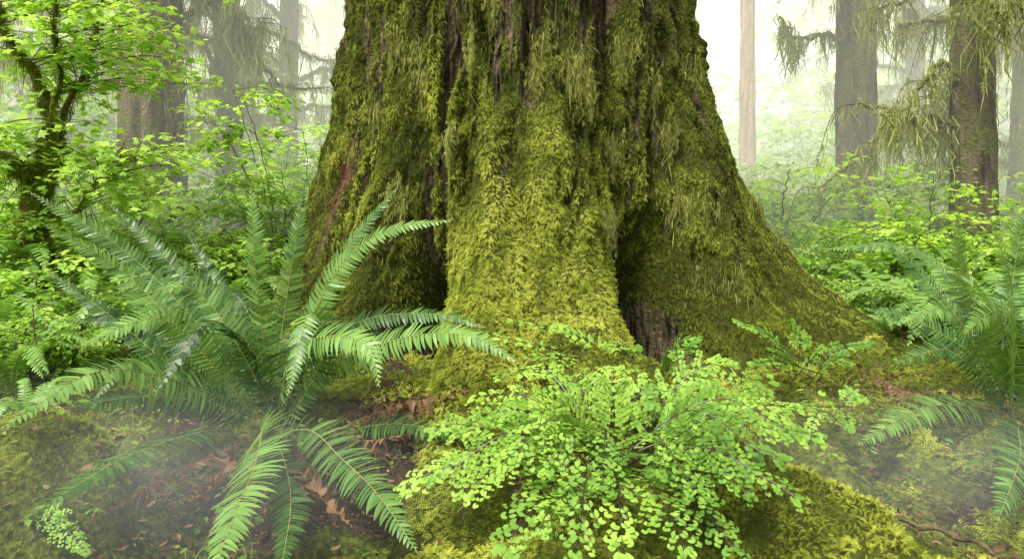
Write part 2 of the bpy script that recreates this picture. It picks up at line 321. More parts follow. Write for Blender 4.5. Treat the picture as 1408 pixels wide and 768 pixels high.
# ---------------------------------------------------------------- fern fronds
def frond(b,pts,hw,npair=44,nref=(0,-.6,.8),t0=.13,droop=.22,mess=.11,mat=0,smat=1,tint=.5,rr=.0036,pw=.40):
    C=curve(pts,50);L=np.r_[0,np.cumsum(np.linalg.norm(np.diff(C,axis=0),axis=1))];tot=L[-1];t=L/tot
    Tn=nrm(np.gradient(C,axis=0));u=np.linspace(0,1,npair);ts=t0+(1-t0)*(u*.8+.2*u**.6)*.995
    ip=lambda A:np.stack([np.interp(ts,t,A[:,k]) for k in range(3)],-1)
    Pp=ip(C);T=nrm(ip(Tn));nr=np.asarray(nref,float);S=nrm(np.cross(T,nr));N_=np.cross(S,T)
    N_*=np.sign((N_@nr))[:,None]
    prof=hw*np.minimum(1,.5+2.2*u)*np.clip(1-u**2.2,0,1)**.85+.004
    sp=tot*(1-t0)/npair
    sv=np.array([0,.14,.5,.8,1.]);wv=np.array([.7,1,.85,.5,.04])*sp*pw
    for sg in (-1,1):
        off=(.5*sp if sg>0 else 0)
        a=.16+.55*u**2+rng.normal(0,mess*.5,npair)
        Dv=nrm(sg*S*np.cos(a)[:,None]+T*np.sin(a)[:,None])
        Ln=prof*rng.uniform(.86,1.06,npair);dp=droop+rng.normal(0,mess,npair)
        Wv=np.cross(N_,Dv)*sg;tl=rng.normal(.12,mess*1.6,npair)
        Wv=Wv*np.cos(tl)[:,None]+N_*np.sin(tl)[:,None]
        c=(Pp+T*off)[:,None]+Dv[:,None]*(Ln[:,None]*sv)[...,None]-N_[:,None]*((Ln*dp)[:,None]*sv**2)[...,None]+T[:,None]*(.14*Ln[:,None]*sv**2)[...,None]
        ws=wv*(np.minimum(1,prof/hw*2)**.5)[:,None]
        V=np.stack([c-Wv[:,None]*ws[...,None],c+Wv[:,None]*ws[...,None]],2).reshape(-1,3)
        q=np.array([[2*i,2*i+1,2*i+3,2*i+2] for i in range(4)])
        Pq=(q[None]+(np.arange(npair)*10)[:,None,None]).reshape(-1,4)
        b.add(V,Pq,np.repeat(tint+rng.normal(0,.10,npair)+.14*u,10),mat)
    V,Pq=tube(C,np.linspace(rr,rr*.3,50),5);b.add(V,Pq,.8,smat)
def wp(l): return [W(*p) for p in l]
GF='sword ferns growing on the forest floor'
def fern_hero(base,fr,label,extra=0,hwd=.125,dead=(),dt=-.06,hs_=.98):
    bs_=W(*base);e=empty('sword_fern',tuple(bs_),label,'fern',GF)
    for f in fr:
        pts=[base]+list(f[0]);hw=f[1] if len(f)>1 else hwd;ti=f[2] if len(f)>2 else .45
        b=B();p=wp(pts);p[0]=p[0]+rng.normal(0,.05,3)*np.array([1,1,.3])
        Lc=np.sum(np.linalg.norm(np.diff(np.array(p),axis=0),axis=1))
        frond(b,p,hw*hs_,int(16+25*Lc),nref=np.array([0,-.72,.65])+rng.normal(0,.16,3),tint=ti+dt)
        child(b,'frond',[M_fern,M_stem],e)
    for f in dead:
        b=B();p=wp(f);frond(b,p,.06,26,nref=rng.normal(0,1,3)+np.array([0,-1,1.]),tint=.45,mess=.6,droop=.7);child(b,'dead_frond',[M_dead,M_dead],e)
    for i in range(extra):
        a=rng.uniform(0,2*np.pi);Lf=rng.uniform(.7,1.1);o=np.array([math.cos(a),math.sin(a)*.8,0]);up=np.array([0,0,1.])
        p=[bs_,bs_+o*.22*Lf+up*.48*Lf,bs_+o*.58*Lf+up*.68*Lf,bs_+o*.95*Lf+up*rng.uniform(.4,.68)*Lf]
        b=B();frond(b,p,hwd*.9,32,nref=up*.6-o*.3+np.array([0,-.4,.3]),tint=.10);child(b,'frond',[M_fern,M_stem],e)
    return e
fern_hero((375,602,3.9),[
 ([(300,480,4.1),(180,352,4.2),(38,262,4.1)],.12,.6),
 ([(290,500,3.9),(170,375,3.9),(55,305,3.7)],.13,.8),
 ([(320,500,4.2),(240,370,4.4),(150,280,4.5)],.11,.4),
 ([(300,510,3.7),(220,438,3.5),(105,478,3.2)],.13,.85),
 ([(300,545,3.6),(150,508,3.0),(0,590,2.5)],.14,.85),
 ([(290,560,3.6),(200,545,3.3),(90,560,2.95)],.11,.3),
 ([(360,450,3.8),(350,350,3.7),(345,252,3.7)],.12,.8),
 ([(388,450,4.0),(405,340,4.0),(418,258,4.0)],.11,.65),
 ([(330,460,4.3),(290,380,4.5),(258,320,4.6)],.11,.3),
 ([(420,450,4.1),(470,350,4.1),(548,255,4.1)],.11,.6),
 ([(415,470,3.9),(465,370,3.9),(530,318,3.8),(622,302,3.7)],.11,.85),
 ([(400,490,3.6),(450,462,3.4),(505,475,3.2),(522,532,3.1)],.15,.92),
 ([(410,500,4.0),(500,440,4.0),(600,432,3.9),(668,450,3.8)],.11,.5),
 ([(430,520,3.8),(540,468,3.6),(640,460,3.4),(716,500,3.3)],.13,.85),
 ([(360,590,3.4),(350,640,2.8),(325,700,2.4),(285,810,2.05)],.17,.85),
 ([(420,590,3.5),(470,630,3.0),(520,680,2.6),(575,760,2.3)],.15,.6),
 ([(440,600,3.7),(540,582,3.5),(650,600,3.1)],.11,.55),
 ([(300,590,3.5),(180,625,2.7),(30,715,2.2)],.12,.45),
 ([(330,480,3.7),(270,400,3.7),(200,402,3.5)],.12,.7),
 ([(440,500,3.7),(425,430,3.6),(395,545,3.3)],.12,.7),
 ([(320,520,4.3),(190,450,4.5),(90,440,4.4)],.11,.25),
 ([(350,500,3.9),(310,420,3.9),(240,352,3.8)],.12,.55),
 ([(310,560,3.7),(240,510,3.5),(175,500,3.3),(130,550,3.1)],.11,.5),
 ([(390,630,3.2),(400,690,2.7),(385,790,2.15)],.12,.35),
 ([(280,540,4.0),(160,440,4.0),(60,370,4.0)],.11,.45),
],'large dark green sword fern with arching fronds beside the mossy trunk',4,.12,
 dead=[[(430,600,3.8),(520,575,3.7),(600,560,3.6),(690,540,3.5)],[(440,600,3.7),(540,560,3.6),(650,535,3.4)],[(400,610,3.6),(470,640,3.2),(540,690,2.8)],[(390,610,3.5),(430,670,2.8),(480,720,2.5)],[(380,610,3.5),(410,680,2.8),(400,745,2.4)],[(430,590,3.9),(560,580,3.7),(630,565,3.5)],[(450,590,3.6),(500,605,3.4),(570,595,3.2)],[(330,610,3.5),(290,670,2.8),(230,700,2.6)],[(440,590,3.9),(520,555,3.8),(600,545,3.6)],[(330,610,3.5),(240,650,2.9),(150,700,2.5)]])
fern_hero((1392,580,4.1),[
 ([(1340,470,4.3),(1260,370,4.4),(1200,318,4.4)],.11,.6),
 ([(1350,450,3.9),(1320,370,3.7),(1318,290,3.6)],.12,.85),
 ([(1390,450,4.2),(1395,370,4.3),(1410,280,4.3)],.11,.6),
 ([(1340,480,3.9),(1300,425,3.7),(1240,445,3.5)],.13,.9),
 ([(1350,500,4.2),(1260,440,4.3),(1190,425,4.3)],.11,.55),
 ([(1350,560,3.9),(1270,560,3.5),(1180,612,3.1)],.13,.8),
 ([(1400,590,3.6),(1402,630,3.0),(1370,722,2.5)],.14,.65),
 ([(1440,600,3.5),(1450,640,3.0),(1430,740,2.5)],.13,.5),
 ([(1430,470,3.9),(1440,400,3.8),(1400,345,3.6)],.12,.7),
 ([(1370,460,3.7),(1350,400,3.5),(1280,355,3.3)],.12,.9),
 ([(1385,500,3.7),(1370,430,3.4),(1325,460,3.1)],.13,.9),
 ([(1460,470,4.1),(1520,400,4.1),(1580,380,4.0)],.12,.5),
 ([(1450,560,3.8),(1520,540,3.5),(1600,600,3.3)],.12,.5),
 ([(1340,440,4.4),(1260,345,4.6),(1130,342,4.7)],.10,.6),
 ([(1350,520,4.0),(1300,480,4.0),(1230,500,3.9)],.11,.5),
 ([(1395,480,3.4),(1390,390,3.0),(1362,300,2.9)],.12,.9),
 ([(1420,480,3.5),(1435,380,3.3),(1425,270,3.2)],.12,.75),
],'sword fern with tall upright fronds above mossy ground',3,.12,
 dead=[[(1340,560,4.0),(1250,540,3.9),(1180,505,3.9)],[(1350,560,3.9),(1290,555,3.7),(1220,535,3.6)]])

fm=[]
for v in range(3):
    b=B();nf=18
    for i in range(nf):
        a=i/nf*2*np.pi+rng.normal(0,.2);Lf=rng.uniform(.75,1.15);o=np.array([math.cos(a),math.sin(a),0]);up=np.array([0,0,1.])
        p=[o*.02,o*.2*Lf+up*.45*Lf,o*.55*Lf+up*.66*Lf,o*.95*Lf+up*rng.uniform(.3,.62)*Lf]
        frond(b,p,.11,28,nref=up*.7-o*.5,tint=rng.uniform(.65,1.15),mess=.12,pw=.4)
    o=b.make('sword_fern',[M_fern,M_stem]);fm.append(o.data);bpy.data.objects.remove(o)
def place(mesh,name,x,y,s,rot,label,cat,grp,dz=-.02):
    o=bpy.data.objects.new(name,mesh);bpy.context.scene.collection.objects.link(o)
    o.location=(x,y,float(hgt(np.array(x),np.array(y)))+dz);o.rotation_euler=(rng.normal(0,.04),rng.normal(0,.04),rot);o.scale=(s,)*3
    tag(o,label,cat,grp);return o
for i,(px,d,s) in enumerate([(60,5.4,.9),(130,6.4,1.),(215,5.8,.95),(300,6.6,1.05),(20,6.8,1.2),(-40,5.0,1),(170,7.6,1.2),(270,8.2,1.1),(380,8.4,1),(90,9,1.3),(330,10,1.2),(15,4.4,.75),(-10,9.5,1.2),(440,7.8,.9),(1230,6.8,1),(1300,6.0,1.1),(1390,5.8,1.1),(1200,8,1.1),(1270,9,1.1),(1360,7.6,1.2),(1130,9.5,1.1),(1060,10.5,1.2),(1440,5.2,1),(1420,9,1.2),(1160,12,1.2),(1300,12,1.3),(200,11,1.3),(60,12.5,1.3),(420,12,1.2),(1000,13,1.2),(1210,5.6,.5),(40,3.7,.4)]):
    place(fm[i%3],'sword_fern',(px-704)/F*d,d,s*rng.uniform(.85,1.1),rng.uniform(0,6.28),'bushy green sword fern among forest undergrowth','fern',GF)

# ---------------------------------------------------------------- maidenhair fern
fan=[(0,0)]
for k,a in enumerate(np.linspace(-70,70,11)):
    r=(1.0 if k%2 else .85)*(1-.12*abs(a)/70)
    fan.append((r*math.cos(D(a)),r*math.sin(D(a))))
FV=np.array([(x,y,-.10*x*x-.08*y*y) for x,y in fan]);FP=np.array([[0,i,i+1] for i in range(1,11)])
def maiden(b,pts,w,nbr=10,ls=.021,tint=.5):
    C=curve(pts,40);T=nrm(np.gradient(C,axis=0))
    V,q=tube(C,np.linspace(.003,.001,40),4);b.add(V,q,.4,1)
    up0=nrm(np.array([0,-.5,1.])+rng.normal(0,.12,3))
    pos=[];dirs=[];nor=[];sz=[];tn_=[]
    for k in range(nbr):
        u=.38+.60*k/(nbr-1);i=int(u*39);P0=C[i];t=T[i];S=nrm(np.cross(t,up0));N_=np.cross(S,t);N_*=np.sign(N_@up0)
        for sg in (-1,1):
            Lb=w*(1-.75*((u-.38)/.62)**1.3)*rng.uniform(.65,1.2)
            a=.45+.5*u+rng.normal(0,.12);dr=nrm(sg*S*math.cos(a)+t*math.sin(a)+N_*rng.normal(.03,.05));tb=rng.normal(0,.08)
            nb=max(3,int(Lb/(ls*1.02)))
            s_=np.linspace(0,1,nb+1)[1:];Q=P0+dr*(Lb*s_)[:,None]-np.array([0,0,1.])*(Lb*.18*s_**2)[:,None]
            if Lb>.05:
                V,q=tube(np.vstack([P0,Q]),.0009,3);b.add(V,q,.4,1)
            for j in range(nb):
                tt_=dr-np.array([0,0,.3])*s_[j]*.5;side=nrm(np.cross(N_,tt_))
                for s2 in (-1,1):
                    pos.append(Q[j]+rng.normal(0,.0015,3));dirs.append(side*s2+tt_*rng.uniform(.3,.8));nor.append(N_+rng.normal(0,.17,3)+side*s2*-.10);sz.append(ls*rng.uniform(.75,1.15)*(1-.38*s_[j]));tn_.append(tb)
    pos=np.array(pos);X_,Y_,Z_=frames(np.array(dirs),np.array(nor))
    V,q=scat(FV,FP,pos,X_,Y_,Z_,np.array(sz));b.add(V,q,np.repeat(tint+np.array(tn_)+rng.normal(0,.09,len(pos)),len(FV)),0)
def maiden_plant(base,tips,label,w=.13,ls=.021,arch=.22):
    p0=W(*base);e=empty('maidenhair_fern',tuple(p0),label,'fern','maidenhair ferns around the roots')
    for tp in tips:
        p1=W(*tp[:3]);ti=tp[3] if len(tp)>3 else .5
        mid=p0*.5+p1*.5+np.array([0,0,arch*rng.uniform(.3,1.6)]);q3=p0*.15+p1*.85+np.array([0,0,arch*.4])
        b=B();maiden(b,[p0+rng.normal(0,.06,3),mid,q3,p1],w*rng.uniform(.8,1.2),ls=ls*rng.uniform(.85,1.15),tint=ti+rng.normal(0,.13));child(b,'frond',[M_maid,M_dark],e)
tips=[]
for (x,y,d) in [(600,660,2.6),(640,700,2.4),(585,610,2.8),(690,750,2.3),(740,720,2.25),(850,760,2.15),(960,700,2.25),(1010,740,2.2),(1085,690,2.3),(1110,600,2.6),(1050,570,2.7),(1000,620,2.5),(900,650,2.35),(830,670,2.25),(760,650,2.35),(700,640,2.4),(680,590,2.7),(740,570,2.8),(860,570,2.8),(920,550,3.0),(980,540,3.0),(650,560,3.1),(720,520,3.2),(780,500,3.3),(850,510,3.2),(1060,640,2.45),(790,600,2.6),(940,770,2.1),(1050,530,3.0),(620,600,2.9),(1030,690,2.3),(610,560,3.1),(1100,560,2.9),(780,760,2.15),(570,660,2.6),(1130,640,2.5)]:
    tips.append((x+rng.normal(0,12),y+rng.normal(0,12),d*rng.uniform(.96,1.04),.75 if y<640 else .6))
maiden_plant((835,655,2.85),tips,'spreading bright green maidenhair fern covering a mossy root',.16,.0215,.14)
maiden_plant((900,540,3.7),[(700,440,3.7,.8),(760,450,3.6,.8),(830,475,3.6,.8),(960,465,3.6,.6),(930,490,3.6,.6),(1010,500,3.5,.6),(650,460,3.7,.8),(720,490,3.5,.8),(1000,540,3.4,.6),(870,480,3.7,.7),(1060,540,3.4,.6),(680,520,3.4,.8),(950,480,3.6,.6)],'young maidenhair fern with light sprays on the root',.10,.020,.08)
maiden_plant((1110,520,4.2),[(1040,450,4.1),(1090,440,4.2),(1150,470,4.1),(1060,480,4.0),(1170,500,4.0),(1010,440,4.2),(1200,470,4.2),(1030,500,3.9)],'small maidenhair fern at the foot of the trunk',.07,.02,.05)
maiden_plant((1150,570,3.6),[(1090,560,3.4,.7),(1130,540,3.5,.7),(1190,550,3.5,.7),(1170,590,3.3,.7),(1110,590,3.3,.7)],'small maidenhair fern sprouting beside the root',.06,.016,.05)
maiden_plant((60,745,2.5),[(10,760,2.4),(40,715,2.45),(90,720,2.45),(120,760,2.4)],'small maidenhair sprig on the mossy mound',.05,.012,.05)

# ---------------------------------------------------------------- ground moss / litter
def gnorm(x,y,e=.02):
    return nrm(np.stack([-(hgt(x+e,y)-hgt(x-e,y))/(2*e),-(hgt(x,y+e)-hgt(x,y-e))/(2*e),1+0*x],-1))
b=B();N=230000
d=1.7+5.0*rng.random(N)**1.5;x=rng.uniform(-.92,.92,N)*d;m=mossmask(x,d)
kp=rng.random(N)<sst(.3,.6,m)*(.7+.5*noise(x*4,d*4,s=12));x=x[kp];d=d[kp]
n_=gnorm(x,d);p=np.stack([x,d,hgt(x,d)],-1);k=len(x)
Dv=rng.normal(0,.8,(k,3))+n_*.75;Dv[:,2]=abs(Dv[:,2])*.8
X_,Y_,Z_=frames(Dv,n_+rng.normal(0,.3,(k,3)))
sz=rng.uniform(.016,.036,k)*(1+.3*noise(x*2,d*2,s=3))*np.clip(d/3.,.7,1.4);V,q=scat(SV4,SP4,p,X_,Y_,Z_,sz)
ti=.42+.34*fbm(x*2.2,d*2.2,s=14)+.40*(noise(x*4.2,d*4.2,s=21)-.05)+.34*noise(x*8,d*8,s=23)+.2*noise(x*18,d*18,s=24)+rng.normal(0,.08,k)
b.add(V,q,np.repeat(ti,len(SV4))+np.tile(SV4[:,0]*.28-.1,k));o=b.make('ground_moss',[M_moss]);o['kind']='stuff';o['label']='bright yellow-green feathery moss carpeting the forest floor'
print('ground sprigs',k)
LV=np.array([(0,0,0),(.3,.22,.06),(.7,.2,.10),(1,0,.02),(.7,-.2,.12),(.3,-.22,.05),(.5,0,-.02)]);LP=np.array([(0,6,1),(1,6,2),(2,6,3),(3,6,4),(4,6,5),(5,6,0)])
b=B();xs=[];ys=[]
for (px,d0,sx,sy,n) in [(350,3.2,.4,.35,520),(450,3.2,.3,.3,520),(180,2.8,.25,.25,160),(560,3.7,.4,.25,420),(1200,4.4,.4,.4,460),(1300,3.6,.5,.5,300),(900,3.4,.8,.6,150),(1270,2.8,.15,.4,160)]:
    xs.append((px-704)/F*d0+rng.normal(0,sx,n));ys.append(d0+rng.normal(0,sy,n))
x=np.concatenate(xs);y=np.concatenate(ys);k=len(x);n_=gnorm(x,y);p=np.stack([x,y,hgt(x,y)+rng.uniform(.01,.045,k)],-1)
Dv=rng.normal(0,1,(k,3));Dv[:,2]*=.45;X_,Y_,Z_=frames(Dv,n_+rng.normal(0,.6,(k,3)));Z_=Z_*rng.uniform(-1.5,2.5,k)[:,None]
V,q=scat(LV,LP,p,X_,Y_,Z_,rng.uniform(.016,.048,k));b.add(V,q,np.repeat(rng.random(k)*.85,7))
k=420;x=np.r_[rng.normal(-1.1,.7,k//2),rng.normal(2.,.6,k//2)];y=np.r_[rng.normal(3.1,.5,k//2),rng.normal(3.9,.7,k//2)]
for i in range(k):
    a=rng.uniform(0,6.28);l=rng.uniform(.04,.14);c=np.array([x[i],y[i],float(hgt(x[i],y[i]))+.02]);v=np.array([math.cos(a),math.sin(a),rng.normal(0,.15)])*l
    V,q=tube(np.array([c-v,c+rng.normal(0,.006,3),c+v]),np.array([.002,.0017,.0008]),4);b.add(V,q,.35)
o=b.make('leaf_litter',[M_dead]);o['kind']='stuff';o['label']='curled brown dead leaves and twigs scattered over damp soil'
for (a,c,e_,r) in [((1230,712,2.75),(1310,735,2.6),(1400,772,2.45),.012),((1180,655,3.2),(1240,690,2.95),(1300,700,2.9),.005),((20,470,4.6),(50,520,4.5),(45,420,4.6),.008)]:
    pts=wp([a,c,e_])
    b=B();C=curve(pts,24);C[:,2]+=.008*np.sin(np.arange(24)*.9);V,q=tube(C,np.linspace(r,r*.4,24),7);b.add(V,q,.3)
    s1=curve([C[12],C[12]+np.array([.06,.05,.03]),C[12]+np.array([.14,.06,.02])],8);V,q=tube(s1,np.linspace(r*.5,r*.2,8),5);b.add(V,q,.3)
    o=b.make('fallen_branch',[M_barkA],smooth=True);tag(o,'thin brown fallen branch lying on moss','branch','fallen twigs on the forest floor')

# ---------------------------------------------------------------- broad-leaved shrubs
ml=[(0,1),(25,.5),(50,.92),(78,.48),(104,.78),(140,.42),(180,.25)]
pp=[(a,r) for a,r in ml]+[(-a,r) for a,r in ml[-2:0:-1]]
MV=np.array([(.5+.5*r*math.cos(D(a)),.5*r*math.sin(D(a)),-.08*r*r*abs(math.sin(D(a)))) for a,r in pp]+[(.42,0,.02)])
MP=np.array([(12,i,(i+1)%12) for i in range(12)])
OV=np.array([(0,0,0),(.35,.26,.03),(.75,.19,.03),(1,0,-.05),(.75,-.19,.03),(.35,-.26,.03)]);OP=np.array([(0,1,2,3),(0,3,4,5)])
def spray(b,C,n,ls,TV,TP,tint=.5,bend=.25):
    T=nrm(np.gradient(C,axis=0));i=rng.integers(int(len(C)*.15),len(C),n);P0=C[i];t=T[i]
    up=np.array([0,0,1.]);S=nrm(np.cross(t,up));sg=rng.choice([-1,1],n)[:,None]
    Dv=S*sg+t*rng.uniform(.1,1,(n,1))+rng.normal(0,.2,(n,3));Dv[:,2]-=bend
    X_,Y_,Z_=frames(Dv,up+np.array([0,-.2,0])+rng.normal(0,.38,(n,3)))
    V,q=scat(TV,TP,P0+X_*ls*rng.uniform(.2,1.4,(n,1)),X_,Y_,Z_,ls*rng.uniform(.6,1.25,n));b.add(V,q,np.repeat(tint+rng.normal(0,.15,n),len(TV)),0)
b=B();k=560
d=2.1+4.2*rng.random(k);x=rng.uniform(-.8,.8,k)*d
kp=(np.abs(x-.3)>.75)|(d>5);x=x[kp];d=d[kp]
for i in range(len(x)):
    c=np.array([x[i],d[i],float(hgt(x[i],d[i]))]);nl=rng.integers(3,8);sc_=rng.uniform(.7,1.8)
    for j in range(nl):
        a=rng.uniform(0,6.28);e_=c+sc_*np.array([math.cos(a)*.035,math.sin(a)*.035,rng.uniform(.02,.07)])
        V,q=tube(np.array([c,(c+e_)/2+np.array([0,0,.01]),e_]),.0009,3);b.add(V,q,.5,1)
        X_,Y_,Z_=frames(np.array([[math.cos(a),math.sin(a),-.2]]),np.array([[0,-.1,1.]])+rng.normal(0,.25,(1,3)));V,q=scat(OV,OP,e_[None],X_,Y_,Z_,sc_*rng.uniform(.018,.032));b.add(V,q,.3+rng.normal(0,.15))
o=b.make('ground_herbs',[M_leaf,M_stem]);o['kind']='stuff';o['label']='tiny green herbs sprouting through the moss'
def shrub(h,spread,nst,ntw,nl,ls,TV,TP,name='leafy_shrub'):
    b=B();up=np.array([0,0,1.])
    for i in range(nst):
        a=rng.uniform(0,6.28);o=np.array([math.cos(a),math.sin(a),0]);hh=h*rng.uniform(.5,1);tb=rng.normal(0,.14)
        C=curve([o*.05,o*spread*.25+up*hh*.45,o*spread*.55+up*hh*.8,o*spread*rng.uniform(.7,1)+up*hh],26);C[:,:2]+=rng.normal(0,.008,(26,2))
        V,q=tube(C,np.linspace(.010,.003,26),5);b.add(V,q,.3,1)
        for j in range(ntw):
            k=rng.integers(5,26);P0=C[k];a2=rng.uniform(0,6.28);o2=np.array([math.cos(a2),math.sin(a2),0])*rng.uniform(.25,.6)
            Ct=curve([P0,P0+o2*.5+up*.06,P0+o2+up*rng.uniform(-.08,.08)],8);V,q=tube(Ct,np.linspace(.003,.001,8),3);b.add(V,q,.3,1)
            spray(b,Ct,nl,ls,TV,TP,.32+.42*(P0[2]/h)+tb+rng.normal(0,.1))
    o=b.make(name,[M_leaf,M_twig]);me=o.data;bpy.data.objects.remove(o);return me
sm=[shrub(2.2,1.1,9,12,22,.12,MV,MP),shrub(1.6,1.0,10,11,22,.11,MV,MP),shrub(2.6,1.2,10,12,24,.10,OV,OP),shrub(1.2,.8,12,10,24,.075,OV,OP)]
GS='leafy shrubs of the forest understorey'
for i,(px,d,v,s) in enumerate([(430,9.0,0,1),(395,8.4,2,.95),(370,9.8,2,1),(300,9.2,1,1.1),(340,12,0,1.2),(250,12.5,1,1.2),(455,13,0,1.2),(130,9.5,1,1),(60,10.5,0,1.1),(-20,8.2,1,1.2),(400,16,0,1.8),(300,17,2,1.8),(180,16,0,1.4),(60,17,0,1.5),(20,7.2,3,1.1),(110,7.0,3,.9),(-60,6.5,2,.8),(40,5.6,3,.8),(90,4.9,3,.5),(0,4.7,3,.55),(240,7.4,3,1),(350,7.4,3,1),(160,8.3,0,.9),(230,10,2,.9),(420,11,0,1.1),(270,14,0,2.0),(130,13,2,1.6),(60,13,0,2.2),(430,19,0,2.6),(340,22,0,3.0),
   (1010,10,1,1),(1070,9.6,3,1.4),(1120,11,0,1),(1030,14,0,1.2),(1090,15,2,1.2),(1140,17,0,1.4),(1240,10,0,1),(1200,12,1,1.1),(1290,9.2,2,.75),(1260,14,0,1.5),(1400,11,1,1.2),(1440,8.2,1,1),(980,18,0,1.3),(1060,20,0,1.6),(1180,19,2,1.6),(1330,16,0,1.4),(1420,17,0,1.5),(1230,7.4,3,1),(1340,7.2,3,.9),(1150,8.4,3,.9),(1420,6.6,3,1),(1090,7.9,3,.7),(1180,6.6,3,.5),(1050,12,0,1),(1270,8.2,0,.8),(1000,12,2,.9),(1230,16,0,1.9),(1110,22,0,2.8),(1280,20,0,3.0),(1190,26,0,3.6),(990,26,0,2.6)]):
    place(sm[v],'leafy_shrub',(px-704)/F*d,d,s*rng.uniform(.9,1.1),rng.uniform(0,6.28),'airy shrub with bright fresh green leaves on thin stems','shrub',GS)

# ---------------------------------------------------------------- trees
SV3,SP3=sprig(3,.3)
def conifer(name,x,y,h,r,nb,zlo,zhi,bl,label,barkm,dens=1.,amin=0,amax=6.283,grp='mossy conifers of the rainforest'):
    z0=float(hgt(np.array(x),np.array(y)))-.1
    e=empty(name,(x,y,z0),label,'tree',grp)
    k=64;n=160;zz_=np.linspace(0,h,n);a=np.arange(k)/k*2*np.pi;A,Z_=np.meshgrid(a,zz_)
    lean=rng.normal(0,.012,2)
    R=r*(1-.55*Z_/h+.45*np.exp(-Z_/.5))*(1+.16*(1-abs(noise(np.cos(A)*4,np.sin(A)*4,Z_*.6,s=int(x*7)%50))*2)+.06*noise(np.cos(A)*3,np.sin(A)*3,Z_*2)+.06*noise(np.cos(A)*8,np.sin(A)*8,Z_*2.,s=6))
    V=np.stack([R*np.cos(A)+lean[0]*Z_,R*np.sin(A)+lean[1]*Z_,Z_],-1)
    bt=B();bt.add(V.reshape(-1,3),gridq(n,k,True),.5)
    bc=B();up=np.array([0,0,1.])
    for i in range(nb):
        z=rng.uniform(zlo,zhi);a=rng.uniform(amin,amax);o=np.array([math.cos(a),math.sin(a),0]);L_=bl*rng.uniform(.4,1.1)*(1-.35*(z-zlo)/(zhi-zlo+.1))
        P0=up*z+np.array([lean[0]*z,lean[1]*z,0])+o*r*.5;sag=rng.uniform(-.4,.5)
        C=curve([P0,P0+o*L_*.35+up*.12*L_,P0+o*L_*.7-up*sag*.5*L_+rng.normal(0,.12,3),P0+o*L_-up*sag*L_*.9],26);C+=rng.normal(0,.02,(26,3))
        V,q=tube(C,np.linspace(.055*bl/2.2,.014,26),6);bt.add(V,q,.5,1)
        m=int(230*dens*L_);ii=rng.integers(2,26,m);clump=np.clip(noise(ii*.45+i*9,i*3.3,s=4)*1.6+.2,0,1)
        strands(bc,C[ii]+rng.normal(0,.045,(m,3)),rng.uniform(.12,.75,m)*(.1+1.2*clump),rng.uniform(.004,.013,m),.55+rng.normal(0,.2,m),.12,5)
        m=int(110*dens*L_);ii=rng.integers(0,26,m);Dv=rng.normal(0,.6,(m,3))+np.array([0,0,-.6]);dz=rng.random(m)*.3*np.clip(noise(ii*.45+i*9,i*3.3,s=4)*1.6+.2,0,1)
        X_,Y_,Zf=frames(Dv,rng.normal(0,1,(m,3)));V,q=scat(SV3,SP3,C[ii]+rng.normal(0,.04,(m,3))-up*dz[:,None],X_,Y_,Zf,rng.uniform(.04,.10,m));bc.add(V,q,np.repeat(.5+rng.normal(0,.18,m),len(SV3)))
        for j in range(int(2*dens)+1):
            k2=rng.integers(6,26);s_=np.cross(o,up)*rng.choice([-1,1])*rng.uniform(.2,.6)+o*rng.uniform(.1,.5)
            Ct=curve([C[k2],C[k2]+s_*.6-up*.05,C[k2]+s_-up*rng.uniform(.1,.8)],12);V,q=tube(Ct,np.linspace(.01,.003,12),3);bt.add(V,q,.5,1)
            m=int(20*dens);ii=rng.integers(0,12,m);Dv=rng.normal(0,.5,(m,3))+np.array([0,0,-.9])
            X_,Y_,Zf=frames(Dv,rng.normal(0,1,(m,3)));V,q=scat(SV3,SP3,Ct[ii],X_,Y_,Zf,rng.uniform(.05,.11,m));bc.add(V,q,np.repeat(.5+rng.normal(0,.18,m),len(SV3)))
            m=int(22*dens);ii=rng.integers(0,12,m);strands(bc,Ct[ii],rng.uniform(.1,.4,m),rng.uniform(.004,.010,m),.55+rng.normal(0,.2,m),.12,5)
    m=int(900*r*dens*4);aa_=rng.uniform(0,6.28,m);z=rng.uniform(.3,min(h,8),m);kp=noise(aa_*2,z*1.2,s=8)>.0;aa_=aa_[kp];z=z[kp];m=len(z)
    strands(bc,np.stack([r*1.02*np.cos(aa_),r*1.02*np.sin(aa_),z],-1),rng.uniform(.08,.3,m),rng.uniform(.006,.012,m),.45+rng.normal(0,.2,m),.1)
    for bb,nm,ms in ((bt,'trunk',[barkm,M_barkM]),(bc,'crown',[M_need])):
        ob=bb.make(nm,ms,smooth=(nm=='trunk'));ob.parent=e
    return e
def px2x(px,d): return (px-704)/F*d
conifer('conifer_tree',px2x(212,9.6),9.6,15,.39,32,3.0,11,2.2,'tall brown conifer trunk with moss-draped limbs',M_barkA)
conifer('conifer_tree',px2x(100,14),14,15,.4,36,2.5,11,2.6,'mossy conifer draped with hanging lichen',M_barkM)
conifer('conifer_tree',px2x(395,14),14,16,.18,30,2.8,13,2.2,'slender hazy conifer with drooping mossy branches',M_barkA)
conifer('conifer_tree',px2x(318,11.),11.,16,.18,38,2.6,12,2.0,'conifer with thick curtains of hanging moss',M_barkM)
conifer('conifer_tree',px2x(1177,10.8),10.8,15,.28,26,3.2,11,1.8,'brown conifer trunk with mossy limbs reaching out',M_barkA)
conifer('conifer_tree',px2x(1340,8.6),8.6,14,.23,32,2.2,9.5,1.6,'dark brown conifer trunk with moss-hung branches',M_barkA)
conifer('conifer_tree',px2x(1027,17),17,20,.18,4,8,18,1.6,'distant bare reddish-brown conifer trunk in haze',M_barkB,dens=.6)
